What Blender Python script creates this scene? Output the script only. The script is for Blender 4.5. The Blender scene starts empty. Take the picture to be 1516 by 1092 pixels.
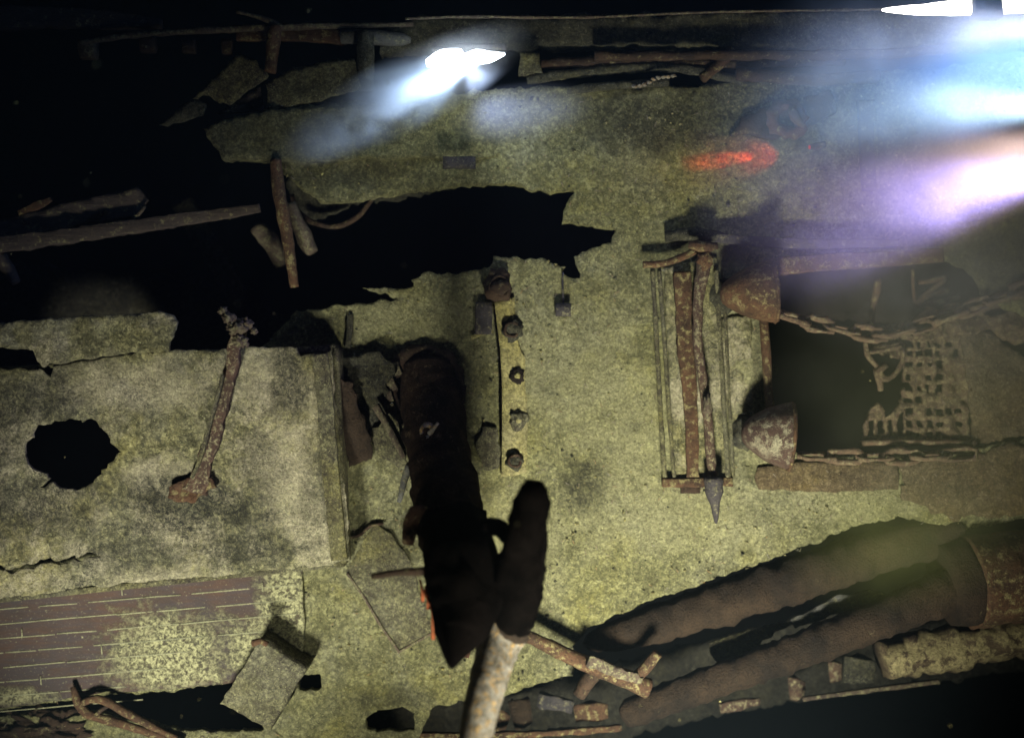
import bpy, math, random
from mathutils import Vector, noise, Matrix
from mathutils.geometry import delaunay_2d_cdt
import numpy as np
random.seed(7)
R = math.radians
SC = bpy.context.scene
COL = SC.collection
H = 14.0                                   # camera height over the deck, metres
def P(px, py, z=0.0):
    k = (H - z) / H
    return Vector((7.58 + (px - 758) * .01 * k, -5.46 - (py - 546) * .01 * k, z))

# ------------------------------------------------------------------ camera, water, lamps, exposure
cd = bpy.data.cameras.new('camera'); cam = bpy.data.objects.new('camera', cd); COL.objects.link(cam)
cam.location = (7.58, -5.46, H); cam.rotation_euler = (0, 0, 0)
cd.sensor_width = 36; cd.lens = 36 * H / 15.16; cd.clip_end = 500
cd.dof.use_dof = True; cd.dof.focus_distance = 13.35; cd.dof.aperture_fstop = 0.11
SC.camera = cam
w = bpy.data.worlds.new("World"); SC.world = w; w.use_nodes = True
w.node_tree.nodes['Background'].inputs[0].default_value = (.25, .4, 1, 1)
w.node_tree.nodes['Background'].inputs[1].default_value = .0003
SC.view_settings.view_transform = 'Standard'; SC.view_settings.look = 'None'
SC.view_settings.exposure = 0; SC.view_settings.gamma = 1
SC.cycles.use_denoising = True
SC.cycles.volume_step_rate = 1.0; SC.cycles.volume_max_steps = 128
SC.cycles.volume_bounces = 0; SC.cycles.max_bounces = 5
SC.cycles.sample_clamp_indirect = 4

def lamp(name, loc, target, power, col, size=60, blend=1.0, rad=.15, kind='SPOT', vol=1.0):
    l = bpy.data.lights.new(name, kind); l.energy = power; l.color = col
    l.shadow_soft_size = rad
    if kind == 'SPOT': l.spot_size = R(size); l.spot_blend = blend
    o = bpy.data.objects.new(name, l); COL.objects.link(o); o.location = loc
    d = (Vector(target) - Vector(loc)); o.rotation_euler = d.to_track_quat('-Z', 'Y').to_euler()
    return o
# the camera sled's strobe, below right of the frame
def G(px, py, z): v = P(px, py, 0); v.z = z; return v
lamp('strobe', G(930, 1240, 7.0), P(975, 775, 0), 9600, (1, .97, .82), 82, 1.0, .75)
lamp('left_fill', G(300, 1290, 7.5), P(290, 830, 0), 7600, (1, .98, .86), 58, 1.0, .7)  # spot added to brighten the left side

# ------------------------------------------------------------------ materials
MT = {}
def nodes(name):
    m = bpy.data.materials.new(name); m.use_nodes = True; nt = m.node_tree
    for n in list(nt.nodes): nt.nodes.remove(n)
    return m, nt
def N(nt, t, **kw):
    n = nt.nodes.new(t)
    for k, v in kw.items():
        if k.startswith('i_'):
            key = k[2:]; key = int(key) if key.isdigit() else key.replace('_', ' ')
            n.inputs[key].default_value = v
        else: setattr(n, k, v)
    return n
def ramp(nt, src, stops):
    r = nt.nodes.new('ShaderNodeValToRGB'); e = r.color_ramp.elements
    while len(e) < len(stops): e.new(.5)
    for q, (p, c) in zip(e, stops):
        q.position = p; q.color = (c, c, c, 1) if isinstance(c, (int, float)) else (*c, 1)
    nt.links.new(src, r.inputs[0]); return r.outputs[0]
def mix(nt, f, a, b, mode='MIX'):
    n = nt.nodes.new('ShaderNodeMix'); n.data_type = 'RGBA'; n.blend_type = mode
    for i, v in ((0, f), (6, a), (7, b)):
        if isinstance(v, (int, float)): n.inputs[i].default_value = v
        elif isinstance(v, tuple): n.inputs[i].default_value = (*v, 1)
        else: nt.links.new(v, n.inputs[i])
    return n.outputs[2]
def noi(nt, sc, det=4, rough=.55, dist=0, off=0, st=(1, 1, 1)):
    tc = nt.nodes.new('ShaderNodeNewGeometry'); mp = nt.nodes.new('ShaderNodeMapping')
    mp.inputs['Location'].default_value = (off, off * .7, off * .3); mp.inputs['Scale'].default_value = st
    nt.links.new(tc.outputs['Position'], mp.inputs[0])
    n = N(nt, 'ShaderNodeTexNoise', i_Scale=sc, i_Detail=det, i_Roughness=rough, i_Distortion=dist)
    nt.links.new(mp.outputs[0], n.inputs['Vector']); return n.outputs[0]
def finish(m, nt, col, bumps, rough=.9, spec=.2):
    b = N(nt, 'ShaderNodeBsdfPrincipled', i_Roughness=rough); b.inputs['Specular IOR Level'].default_value = spec
    nt.links.new(col, b.inputs['Base Color'])
    prev = None
    for h, dist, s in bumps:
        bp = N(nt, 'ShaderNodeBump', i_Strength=s, i_Distance=dist); nt.links.new(h, bp.inputs['Height'])
        if prev: nt.links.new(prev, bp.inputs['Normal'])
        prev = bp.outputs[0]
    if prev: nt.links.new(prev, b.inputs['Normal'])
    o = nt.nodes.new('ShaderNodeOutputMaterial'); nt.links.new(b.outputs[0], o.inputs[0]); return m
def voro(nt, sc, off=0, warp=.5):
    tc = nt.nodes.new('ShaderNodeNewGeometry'); w_ = N(nt, 'ShaderNodeTexNoise', i_Scale=sc * .7, i_Detail=3.0)
    nt.links.new(tc.outputs['Position'], w_.inputs['Vector'])
    ml = N(nt, 'ShaderNodeVectorMath', operation='MULTIPLY_ADD'); nt.links.new(w_.outputs['Color'], ml.inputs[0])
    ml.inputs[1].default_value = (warp / sc * 3,) * 3; nt.links.new(tc.outputs['Position'], ml.inputs[2])
    v = N(nt, 'ShaderNodeTexVoronoi', i_Scale=sc); v.feature = 'SMOOTH_F1'; v.inputs['Smoothness'].default_value = .35
    nt.links.new(ml.outputs[0], v.inputs['Vector']); return v.outputs['Distance']
def patch_mask(nt, spots):
    """noise-edged patches of dirt, pale silt, painted shade and light: (px, py, rx, ry, strength)"""
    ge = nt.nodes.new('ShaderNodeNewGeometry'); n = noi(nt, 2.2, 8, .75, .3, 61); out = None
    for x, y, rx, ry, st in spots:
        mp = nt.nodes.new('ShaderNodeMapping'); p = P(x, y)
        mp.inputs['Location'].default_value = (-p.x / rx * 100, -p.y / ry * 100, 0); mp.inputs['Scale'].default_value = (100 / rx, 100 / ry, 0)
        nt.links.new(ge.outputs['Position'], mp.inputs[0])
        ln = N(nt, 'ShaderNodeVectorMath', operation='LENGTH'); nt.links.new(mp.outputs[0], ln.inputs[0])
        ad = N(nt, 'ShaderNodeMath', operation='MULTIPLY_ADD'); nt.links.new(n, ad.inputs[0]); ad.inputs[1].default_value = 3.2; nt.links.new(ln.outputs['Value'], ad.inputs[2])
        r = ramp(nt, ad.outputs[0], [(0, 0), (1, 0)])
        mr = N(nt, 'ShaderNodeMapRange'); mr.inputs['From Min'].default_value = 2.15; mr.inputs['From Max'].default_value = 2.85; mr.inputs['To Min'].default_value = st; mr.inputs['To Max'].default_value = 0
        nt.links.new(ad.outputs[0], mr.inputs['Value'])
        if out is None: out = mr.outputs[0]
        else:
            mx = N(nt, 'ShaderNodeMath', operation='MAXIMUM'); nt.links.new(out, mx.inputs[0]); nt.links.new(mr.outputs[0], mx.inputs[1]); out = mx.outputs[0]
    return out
def silt(name, c_hi, c_lo, c_dark, patch=.42, off=0, bump=.05, grain=13, whit=None, soft=.16, stains_and_shade=None, pale=None, steep=.11):
    """bacterial fluff and silt over steel: clumps, wormy strokes, coarse bare patches"""
    m, nt = nodes(name)
    g = noi(nt, grain, 5, .78, 1.2, off); vo = voro(nt, grain * 1.15, off)
    c = mix(nt, ramp(nt, g, [(.49 - steep, 0), (.49 + steep, 1)]), c_lo, c_hi)
    hue = noi(nt, .55, 5, .6, .4, off + 31)
    grey = tuple((sum(c_hi) / 3 * .45 + v * .62) for v in c_hi); yel = (c_hi[0] * 1.02, c_hi[1] * .96, c_hi[2] * .58)
    c = mix(nt, ramp(nt, hue, [(.42, 0), (.60, .55)]), c, grey)
    c = mix(nt, ramp(nt, noi(nt, .8, 5, .65, .4, off + 37), [(.50, 0), (.64, .5)]), c, yel)
    c = mix(nt, ramp(nt, vo, [(.38, 0), (.66, .45)]), c, c_dark)
    mid = noi(nt, 3.2, 7, .76, .6, off + 3)
    c = mix(nt, ramp(nt, mid, [(.36, .9), (.53, 0)]), c, tuple(v * .8 for v in c_lo))
    c = mix(nt, ramp(nt, noi(nt, 7, 6, .8, .8, off + 41), [(.54, 0), (.64, .7)]), c, tuple(min(.7, v * 1.3 + .03) for v in c_hi))
    if whit:
        wm = mix(nt, 1.0, ramp(nt, noi(nt, 1.1, 7, .72, .3, off + 11), [(.48, 0), (.60, 1)]), ramp(nt, noi(nt, 17, 5, .75, 1, off + 12), [(.40, .1), (.54, .9)]), 'MULTIPLY')
        c = mix(nt, wm, c, whit)
    if pale:
        pq = mix(nt, 1.0, patch_mask(nt, pale), ramp(nt, noi(nt, 16, 5, .78, 1, off + 51), [(.38, .3), (.58, 1)]), 'MULTIPLY')
        c = mix(nt, pq, c, whit or (.52, .50, .27))
    pa = noi(nt, 1.0, 9, .76, .25, off + 7)
    pm = ramp(nt, pa, [(patch - soft * .5, 1), (patch + soft * .4, 0)])
    fine = ramp(nt, noi(nt, 20, 5, .78, 1.2, off + 5), [(.42, 1), (.54, .1)])
    c = mix(nt, mix(nt, 1.0, pm, fine, 'MULTIPLY'), c, c_dark)
    pits = ramp(nt, noi(nt, 24, 4, .78, 1.0, off + 9), [(.27, .5), (.36, 0)])
    c = mix(nt, pits, c, tuple(v * .8 for v in c_dark))
    specks = ramp(nt, noi(nt, 38, 2, .6, .5, off + 21), [(.64, 0), (.70, .8)])
    c = mix(nt, specks, c, tuple(min(.7, v * 1.55 + .05) for v in c_hi))
    gr = ramp(nt, noi(nt, 27, 4, .82, .6, off + 63), [(.40, .42), (.50, .74), (.60, 1)])
    c = mix(nt, .8, c, gr, 'MULTIPLY')
    if stains_and_shade:
        sm = mix(nt, 1.0, patch_mask(nt, stains_and_shade), ramp(nt, noi(nt, 15, 5, .78, 1, 77), [(.42, 1), (.60, .35)]), 'MULTIPLY')
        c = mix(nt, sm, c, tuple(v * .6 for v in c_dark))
    return finish(m, nt, c, [(mid, .10, .7), (g, bump, 1.0), (vo, .02, .35), (noi(nt, 55, 4, .75, .8, off), .012, .9)])
def crust(name, base, base2, dust, amt=.5, off=0, grain=9, scale=2.5, bump=.02, st=(1, 1, 1), spec=.2):
    """rusted or wooden thing with silt lying on what faces up"""
    m, nt = nodes(name)
    a = noi(nt, scale, 6, .65, .3, off, st)
    c = mix(nt, ramp(nt, a, [(.35, 0), (.65, 1)]), base, base2)
    f = noi(nt, 30, 4, .7, .4, off + 2, st)
    c = mix(nt, ramp(nt, f, [(.34, .7), (.5, 0)]), c, tuple(v * .35 for v in base))
    ge = nt.nodes.new('ShaderNodeNewGeometry'); sx = nt.nodes.new('ShaderNodeSeparateXYZ')
    nt.links.new(ge.outputs['Normal'], sx.inputs[0])
    up = ramp(nt, sx.outputs[2], [(.15, .1), (.9, 1)])
    d = noi(nt, grain, 8, .78, .3, off + 5)
    t = .70 - .36 * amt
    dm = mix(nt, 1.0, ramp(nt, d, [(t, 0), (t + .07, 1)]), up, 'MULTIPLY')
    c = mix(nt, dm, c, mix(nt, ramp(nt, noi(nt, 24, 4, .75, .8, off + 9), [(.4, 0), (.6, 1)]), tuple(v * .45 for v in dust), dust))
    return finish(m, nt, c, [(a, .05, .5), (f, bump, .9), (d, .02, .7)], .85, spec)
SILT = (.34, .335, .15)
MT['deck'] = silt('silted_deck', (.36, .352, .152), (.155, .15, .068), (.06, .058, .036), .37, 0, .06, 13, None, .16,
    [(970, 180, 120, 50, .95), (1160, 150, 190, 70, .95), (1340, 200, 150, 110, .9), (290, 205, 110, 60, .95), (1470, 380, 90, 50, .8), (1120, 105, 260, 30, .8), (400, 200, 170, 50, .8), (420, 225, 120, 22, .7), (1270, 270, 120, 60, .5), (450, 490, 50, 40, .8), (860, 714, 34, 40, .95), (1124, 560, 14, 95, .8), (700, 660, 50, 40, .5), (700, 515, 30, 60, .5), (540, 545, 60, 30, .8), (1050, 370, 60, 26, .8), (560, 1035, 80, 20, .6), (850, 960, 60, 22, .5), (380, 930, 60, 40, .5), (500, 262, 120, 20, .8)],  # some are painted shade: ledge's left fade, strip below it, mast and hood shadows
    [(960, 650, 90, 130, .5), (1000, 770, 150, 60, .45), (1260, 730, 110, 50, .5), (860, 560, 90, 120, .4), (1110, 560, 40, 120, .7), (620, 470, 120, 30, .4), (760, 830, 60, 100, .4)], .09)  # pale spots here paint the strobe's bright pool into the deck colour
MT['ledge'] = silt('silted_ledge', (.33, .33, .18), (.17, .17, .09), (.05, .05, .038), .45, 4, .05)
MT['roof'] = silt('pale_silt', (.48, .45, .21), (.13, .125, .062), (.035, .036, .03), .45, 12, .08, 12, (.64, .58, .38), .2, [(300, 740, 130, 50, .95), (440, 560, 34, 60, .9), (60, 750, 130, 60, .85), (60, 590, 100, 50, .85), (380, 800, 90, 26, .85), (10, 650, 60, 70, .8), (475, 700, 24, 80, .6), (400, 690, 50, 50, .6), (200, 810, 120, 26, .7)],
    [(270, 700, 60, 30, .9), (440, 690, 50, 70, .9), (220, 570, 110, 40, .6), (430, 560, 50, 50, .5), (250, 850, 90, 20, .6), (480, 600, 14, 90, .7)], .075)
MT['plate'] = silt('dull_silt', (.29, .28, .13), (.11, .10, .055), (.05, .04, .035), .5, 21, .05, 14, steep=.07)
MT['brownsilt'] = silt('brown_silt', (.23, .18, .09), (.14, .10, .055), (.06, .04, .025), .46, 33, .05, 14, steep=.08)
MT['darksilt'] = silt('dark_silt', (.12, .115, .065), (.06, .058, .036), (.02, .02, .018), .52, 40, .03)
MT['strip'] = silt('yellow_silt', (.46, .41, .15), (.30, .27, .11), (.09, .08, .04), .36, 50, .03)
MT['rust'] = crust('rusted_steel', (.040, .024, .014), (.092, .048, .024), (.24, .205, .09), .50)
MT['rustd'] = crust('dark_rusted_steel', (.022, .015, .010), (.052, .031, .018), (.17, .145, .07), .42, 3)
MT['rustred'] = crust('red_rust', (.09, .034, .02), (.06, .032, .02), (.2, .17, .08), .4, 6)
MT['pipe'] = crust('dark_scaly_pipe', (.014, .010, .0065), (.042, .027, .015), (.13, .11, .06), .22, 83, 7, 1.4, .05)
MT['grate'] = crust('crusted_grating', (.050, .032, .022), (.10, .065, .040), (.20, .165, .085), .6, 55, 16)
MT['siltrust'] = crust('silted_rust', (.045, .029, .021), (.085, .05, .033), (.28, .25, .14), .54, 91, 16)
MT['hood'] = crust('dusted_hood', (.045, .028, .021), (.07, .042, .03), (.30, .28, .18), .62, 71, 3.5)
MT['log'] = crust('crusted_log', (.04, .025, .018), (.12, .09, .05), (.36, .31, .15), .72, 44, 5, 4, .03, (.5, 3, 1))
MT['wood'] = crust('worn_timber', (.045, .036, .032), (.075, .058, .046), (.23, .21, .11), .42, 8, 9, 3, .02, (.4, 3, 1))
MT['dusty'] = crust('dust_covered_steel', (.06, .045, .034), (.10, .075, .05), (.21, .195, .105), .58, 10, 13)
MT['slate'] = crust('slate_steel', (.032, .030, .032), (.055, .048, .046), (.20, .185, .11), .45, 13)
MT['black'] = crust('blackened_steel', (.0015, .0012, .001), (.004, .003, .0025), (.012, .010, .008), .1, 15, spec=.01)
MT['pale'] = crust('pale_growth', (.09, .075, .05), (.30, .28, .23), (.52, .32, .10), .52, 17, 13, 11)
MT['masttube'] = crust('scaly_black_rust', (.010, .0075, .006), (.036, .023, .015), (.11, .08, .05), .4, 16, 8, 3, .03, spec=.03)
MT['orange'] = crust('orange_rust', (.35, .09, .03), (.22, .07, .03), (.3, .15, .06), .3, 19)
MT['grey'] = crust('grey_paint', (.09, .09, .085), (.13, .13, .11), (.24, .23, .14), .5, 22)
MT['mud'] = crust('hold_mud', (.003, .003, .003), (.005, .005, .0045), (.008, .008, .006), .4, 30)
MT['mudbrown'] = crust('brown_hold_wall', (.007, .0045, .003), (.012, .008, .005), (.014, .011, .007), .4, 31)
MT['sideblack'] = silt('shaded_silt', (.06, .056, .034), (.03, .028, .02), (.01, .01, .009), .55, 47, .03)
MT['chain'] = crust('rusted_chain', (.075, .048, .032), (.14, .092, .055), (.24, .2, .11), .55, 25)

def emis(name, col, s):
    m, nt = nodes(name); e = N(nt, 'ShaderNodeEmission', i_Strength=s); e.inputs[0].default_value = (*col, 1)
    o = nt.nodes.new('ShaderNodeOutputMaterial'); nt.links.new(e.outputs[0], o.inputs[0]); return m
def planks_mat():
    """brown deck planks running left to right with pale caulked seams"""
    m, nt = nodes('caulked_planks')
    a = noi(nt, 1.2, 6, .65, .3, 2)
    c = mix(nt, ramp(nt, a, [(.38, 0), (.62, 1)]), (.050, .037, .031), (.078, .046, .032))
    c = mix(nt, ramp(nt, noi(nt, 1.0, 5, .6, 0, 8, (2, 14, 1)), [(.4, .45), (.6, 0)]), c, (.05, .045, .05))
    d = noi(nt, 26, 6, .75, .4, 4)
    c = mix(nt, ramp(nt, d, [(.60, 0), (.68, .9)]), c, (.3, .29, .16))
    big = patch_mask(nt, [(255, 965, 95, 62, 1), (440, 900, 50, 90, 1), (400, 960, 70, 50, 1), (20, 1030, 60, 16, .8)])
    g = noi(nt, 19, 5, .8, .5, 3)
    f = mix(nt, 1.0, big, ramp(nt, g, [(.36, .25), (.5, 1)]), 'MULTIPLY')
    c = mix(nt, f, c, mix(nt, ramp(nt, g, [(.42, 0), (.6, 1)]), (.10, .10, .055), (.34, .33, .17)))
    return finish(m, nt, c, [(a, .03, .4), (d, .02, .8), (f, .03, .7)], .85, .25)
MT['planks'] = planks_mat()
MT['caulk'] = crust('caulking', (.30, .30, .17), (.2, .2, .12), (.36, .34, .2), .5, 28)

def cloud_mat(name, dens, col, noise_amt=.6, power=2.0, off=0):
    m, nt = nodes(name)
    tc = nt.nodes.new('ShaderNodeTexCoord')
    ln = N(nt, 'ShaderNodeVectorMath', operation='LENGTH'); nt.links.new(tc.outputs['Object'], ln.inputs[0])
    s = N(nt, 'ShaderNodeMath', operation='SUBTRACT', use_clamp=True); s.inputs[0].default_value = 1
    nt.links.new(ln.outputs['Value'], s.inputs[1])
    pw = N(nt, 'ShaderNodeMath', operation='POWER'); nt.links.new(s.outputs[0], pw.inputs[0]); pw.inputs[1].default_value = power
    nn = noi(nt, 1.3, 3, .5, .3, off, (1, 1, 1))
    mr = N(nt, 'ShaderNodeMapRange'); mr.inputs['From Min'].default_value = .35; mr.inputs['From Max'].default_value = .65
    mr.inputs['To Min'].default_value = 1 - noise_amt; mr.inputs['To Max'].default_value = 1 + noise_amt
    nt.links.new(nn, mr.inputs['Value'])
    q = N(nt, 'ShaderNodeMath', operation='MULTIPLY'); nt.links.new(pw.outputs[0], q.inputs[0]); nt.links.new(mr.outputs[0], q.inputs[1])
    q2 = N(nt, 'ShaderNodeMath', operation='MULTIPLY'); nt.links.new(q.outputs[0], q2.inputs[0]); q2.inputs[1].default_value = dens
    v = nt.nodes.new('ShaderNodeVolumePrincipled'); v.inputs['Color'].default_value = (*col, 1)
    nt.links.new(q2.outputs[0], v.inputs['Density'])
    o = nt.nodes.new('ShaderNodeOutputMaterial'); nt.links.new(v.outputs[0], o.inputs['Volume']); return m

# ------------------------------------------------------------------ object helpers
def tag(o, label=None, cat=None, group=None, kind=None):
    if label: o['label'] = label
    if cat: o['category'] = cat
    if group: o['group'] = group
    if kind: o['kind'] = kind
    return o
def thing(name, label, cat, loc, group=None):
    o = bpy.data.objects.new(name, None); COL.objects.link(o); o.location = loc; o.empty_display_size = .2
    return tag(o, label, cat, group)
def wloc(o):
    v = Vector(o.location)
    while o.parent: o = o.parent; v += Vector(o.location)
    return v
def O(name, vf, mat, parent=None, label=None, cat=None, group=None, kind=None, smooth=True):
    vs, fs = vf
    if parent: base = wloc(parent); loc = Vector((0, 0, 0))
    else:
        n = len(vs); base = Vector((sum(v[0] for v in vs) / n, sum(v[1] for v in vs) / n, min(v[2] for v in vs))); loc = base
    me = bpy.data.meshes.new(name)
    me.from_pydata([tuple(Vector(v) - base) for v in vs], [], fs)
    me.materials.append(MT[mat] if isinstance(mat, str) else mat)
    if smooth: me.polygons.foreach_set('use_smooth', [True] * len(me.polygons))
    me.validate(); me.update()
    o = bpy.data.objects.new(name, me); COL.objects.link(o); o.location = loc
    if parent: o.parent = parent
    return tag(o, label, cat, group, kind)
def join(*vfs):
    V, F = [], []
    for v, f in vfs:
        n = len(V); V += list(v); F += [tuple(i + n for i in q) for q in f]
    return V, F
def fr(p, sc, oct=4): return noise.fractal(Vector(p) * sc, .8, 2.0, oct)
def rag(poly, step, amp, seed=0, closed=True):
    """ragged outline: subdivide and push the edge about"""
    out = []; n = len(poly)
    for i in range(n if closed else n - 1):
        a, b = Vector(poly[i][:2]), Vector(poly[(i + 1) % n][:2]); L = (b - a).length; k = max(1, int(L / step))
        for j in range(k):
            t = j / k; p = a.lerp(b, t); q = Vector((p.x * .013 + seed, p.y * .013, seed * 1.7))
            d = Vector((noise.fractal(q * 4, .7, 2, 4), noise.fractal(q * 4 + Vector((9, 5, 2)), .7, 2, 4)))
            out.append(p + d * amp)
    return out
def inside(P_, poly):
    x, y = P_[:, 0], P_[:, 1]; r = np.zeros(len(P_), bool); n = len(poly)
    for i in range(n):
        x1, y1 = poly[i]; x2, y2 = poly[(i + 1) % n]
        if y1 == y2: continue
        c = ((y1 > y) != (y2 > y)) & (x < (x2 - x1) * (y - y1) / (y2 - y1) + x1)
        r ^= c
    return r
def sheet(poly, z=0.0, thick=.05, step=12, amp=4, holes=(), hamp=None, disp=.02, dsc=2.0, seed=0, estep=None, bottom=True):
    """a plate outlined in photograph pixels, laid at height z (number or f(px,py)); rough top, real thickness"""
    estep = estep or step * .6
    o = rag(poly, estep, amp, seed); hs = [rag(h, estep, amp if hamp is None else hamp, seed + 3 + i) for i, h in enumerate(holes)]
    loops = [o] + hs
    xs = [p.x for p in o]; ys = [p.y for p in o]
    rnd = random.Random(seed * 31 + 5)
    gx = np.arange(min(xs), max(xs), step); gy = np.arange(min(ys), max(ys), step)
    G = np.array([(x + (step * .5 if j % 2 else 0) + rnd.uniform(-.2, .2) * step, y + rnd.uniform(-.2, .2) * step) for j, y in enumerate(gy) for x in gx]) if len(gx) * len(gy) else np.zeros((0, 2))
    if len(G):
        k = inside(G, o)
        for h in hs: k &= ~inside(G, h)
        G = G[k]
        E = np.array([(p.x, p.y) for l in loops for p in l]); keep = np.ones(len(G), bool)
        for s in range(0, len(G), 4000):
            d = np.min((G[s:s + 4000, None, 0] - E[None, :, 0]) ** 2 + (G[s:s + 4000, None, 1] - E[None, :, 1]) ** 2, axis=1)
            keep[s:s + 4000] = d > (step * .45) ** 2
        G = G[keep]
    pts, ed = [], []
    for l in loops:
        n0 = len(pts); pts += [Vector((p.x, p.y)) for p in l]
        ed += [(n0 + i, n0 + (i + 1) % len(l)) for i in range(len(l))]
    pts += [Vector(g) for g in G]
    v2, e2, f2, *_ = delaunay_2d_cdt(pts, ed, [], 0, 1e-4)
    A = np.array([(v.x, v.y) for v in v2]); F = np.array(f2)
    c = A[F].mean(axis=1); k = inside(c, o)
    for h in hs: k &= ~inside(c, h)
    F = F[k]
    V = []
    for x, y in A:
        zz = z(x, y) if callable(z) else z
        p = P(x, y, zz); p.z += disp * fr((p.x, p.y, seed), dsc); V.append(p)
    cnt = {}
    for f in F:
        for i in range(3):
            a, b = int(f[i]), int(f[(i + 1) % 3]); cnt[(a, b)] = 1
    bd = [(a, b) for (a, b) in cnt if (b, a) not in cnt]
    n = len(V); used = sorted({a for e in bd for a in e}); mp = {}
    # P() flips y, so the winding from the solver has to be reversed to face up
    faces = [tuple(int(i) for i in f[::-1]) for f in F]
    if bottom:
        V += [Vector((v.x, v.y, v.z - thick)) for v in V]; mp = {i: i + n for i in range(n)}
        faces += [tuple(int(i) + n for i in f) for f in F]
    else:
        for i in used: mp[i] = len(V); V.append(Vector((V[i].x, V[i].y, V[i].z - thick)))
    faces += [(a, b, mp[b], mp[a]) for a, b in bd]
    return V, faces
CIR = [(math.cos(2 * math.pi * i / 18), math.sin(2 * math.pi * i / 18)) for i in range(18)]
REC = [(1, -.85), (1, 0), (1, .85), (.85, 1), (0, 1), (-.85, 1), (-1, .85), (-1, 0), (-1, -.85), (-.85, -1), (0, -1), (.85, -1)]
def loft(pts, sec=CIR, hr=1.0, step=.07, rough=.06, rs=5, seed=0, cap=True, smooth=True, open_end=False):
    """tube or beam through (px, py, z, apparent width px)"""
    W = [(P(a, b, c), d * .005 * (H - c) / H) for a, b, c, d in pts]
    path = []
    for i in range(len(W) - 1):
        a, b = W[i][0], W[i + 1][0]; k = max(1, int((b - a).length / step))
        p0 = W[max(i - 1, 0)][0]; p3 = W[min(i + 2, len(W) - 1)][0]
        for j in range(k + (1 if i == len(W) - 2 else 0)):
            t = j / k
            if smooth and len(W) > 2:
                q = .5 * ((2 * a) + (b - p0) * t + (2 * p0 - 5 * a + 4 * b - p3) * t * t + (3 * a - p0 - 3 * b + p3) * t ** 3)
            else: q = a.lerp(b, t)
            path.append((q, W[i][1] * (1 - t) + W[i + 1][1] * t))
    V, F = [], []; n = len(sec)
    for i, (c, r) in enumerate(path):
        t = (path[min(i + 1, len(path) - 1)][0] - path[max(i - 1, 0)][0]).normalized()
        s = t.cross(Vector((0, 0, 1)))
        s = s.normalized() if s.length > .05 else Vector((1, 0, 0))
        u = s.cross(t).normalized()
        for (a, b) in sec:
            d = s * a + u * b * hr
            p = c + d * r
            p += d * r * rough * fr(tuple(p + Vector((seed, seed, 0))), rs, 4)
            V.append(p)
    for i in range(len(path) - 1):
        for j in range(n):
            a, b = i * n + j, i * n + (j + 1) % n
            F.append((a, b, b + n, a + n))
    if cap:
        for i, e in ((0, 0), (len(path) - 1, 1)):
            if open_end and e: continue
            m = len(V); V.append(path[i][0].copy())
            for j in range(n):
                q = (i * n + j, i * n + (j + 1) % n)
                F.append((q[1], q[0], m) if not e else (q[0], q[1], m))
    return V, F
def lump(c, r, seed=0, sub=2, amp=.35, sc=3):
    import bmesh
    bm = bmesh.new(); bmesh.ops.create_icosphere(bm, subdivisions=sub, radius=1)
    V = []
    for v in bm.verts:
        d = v.co.normalized(); k = 1 + amp * fr((d.x * 1 + seed, d.y + seed * 2, d.z), sc * .5, 4)
        V.append(Vector(c) + Vector((d.x * r[0], d.y * r[1], d.z * r[2])) * k)
    F = [tuple(v.index for v in f.verts) for f in bm.faces]; bm.free()
    return V, F
def ring(c, r, t, nrm=(0, 0, 1), seg=26, ts=8, amp=.1, sq=1.0, ang=0, a0=0, a1=360):
    c = Vector(c); q = Vector(nrm).to_track_quat('Z', 'X'); V, F = [], []; full = abs(a1 - a0) >= 360
    n = seg if full else seg + 1
    for i in range(n):
        a = R(a0 + (a1 - a0) * i / seg)
        for j in range(ts):
            b = 2 * math.pi * j / ts
            p = Vector(((r + t * math.cos(b)) * math.cos(a), (r + t * math.cos(b)) * math.sin(a) * sq, t * math.sin(b)))
            p = Matrix.Rotation(R(ang), 3, 'Z') @ p; p = q @ p; p += p.normalized() * t * amp * 4 * noise.noise((p + c) * 9); V.append(c + p)
    for i in range(n if full else n - 1):
        for j in range(ts):
            a, b = i * ts + j, i * ts + (j + 1) % ts; e = ((i + 1) % n) * ts
            F.append((a, e + j, e + (j + 1) % ts, b))
    return V, F
def plane(p1, p2, p3):
    """z as a function of pixel from three (px,py,z)"""
    A = np.array([[p1[0], p1[1], 1], [p2[0], p2[1], 1], [p3[0], p3[1], 1]], float); s = np.linalg.solve(A, np.array([p1[2], p2[2], p3[2]], float))
    return lambda x, y: s[0] * x + s[1] * y + s[2]

# ------------------------------------------------------------------ the ship's hull, decks (setting)
def flat(z, x0, x1, y0, y1): return [Vector((x0, y0, z)), Vector((x1, y0, z)), Vector((x1, y1, z)), Vector((x0, y1, z))], [(0, 1, 2, 3)]
O('seabed', flat(-9, -60, 80, -70, 60), 'mud', kind='structure')
HOLE_A = [(438, 262), (470, 300), (535, 297), (600, 286), (684, 275), (761, 270), (785, 283), (851, 284), (844, 296), (836, 312), (834, 328), (872, 334), (911, 341),
          (903, 358), (880, 366), (850, 377), (858, 412), (838, 408), (830, 405), (838, 396), (806, 384), (733, 380), (723, 397), (667, 405), (627, 403), (610, 416), (611, 424),
          (538, 428), (589, 443), (500, 452), (440, 462), (415, 484), (390, 470)]
deck_poly = [(330, 236), (400, 238), (425, 262)] + HOLE_A[1:-1] + [(400, 500), (330, 560), (200, 640), (-160, 650), (-160, 1180), (640, 1180), (618, 1100), (640, 1045), (745, 1028), (848, 1000), (850, 955), (870, 930), (960, 890), (1080, 850), (1180, 815), (1262, 780), (1330, 765), (1430, 785), (1800, 700), (1800, 60), (1516, 85), (1300, 108), (1000, 128), (800, 128), (640, 140), (405, 160), (320, 180)]
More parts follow.
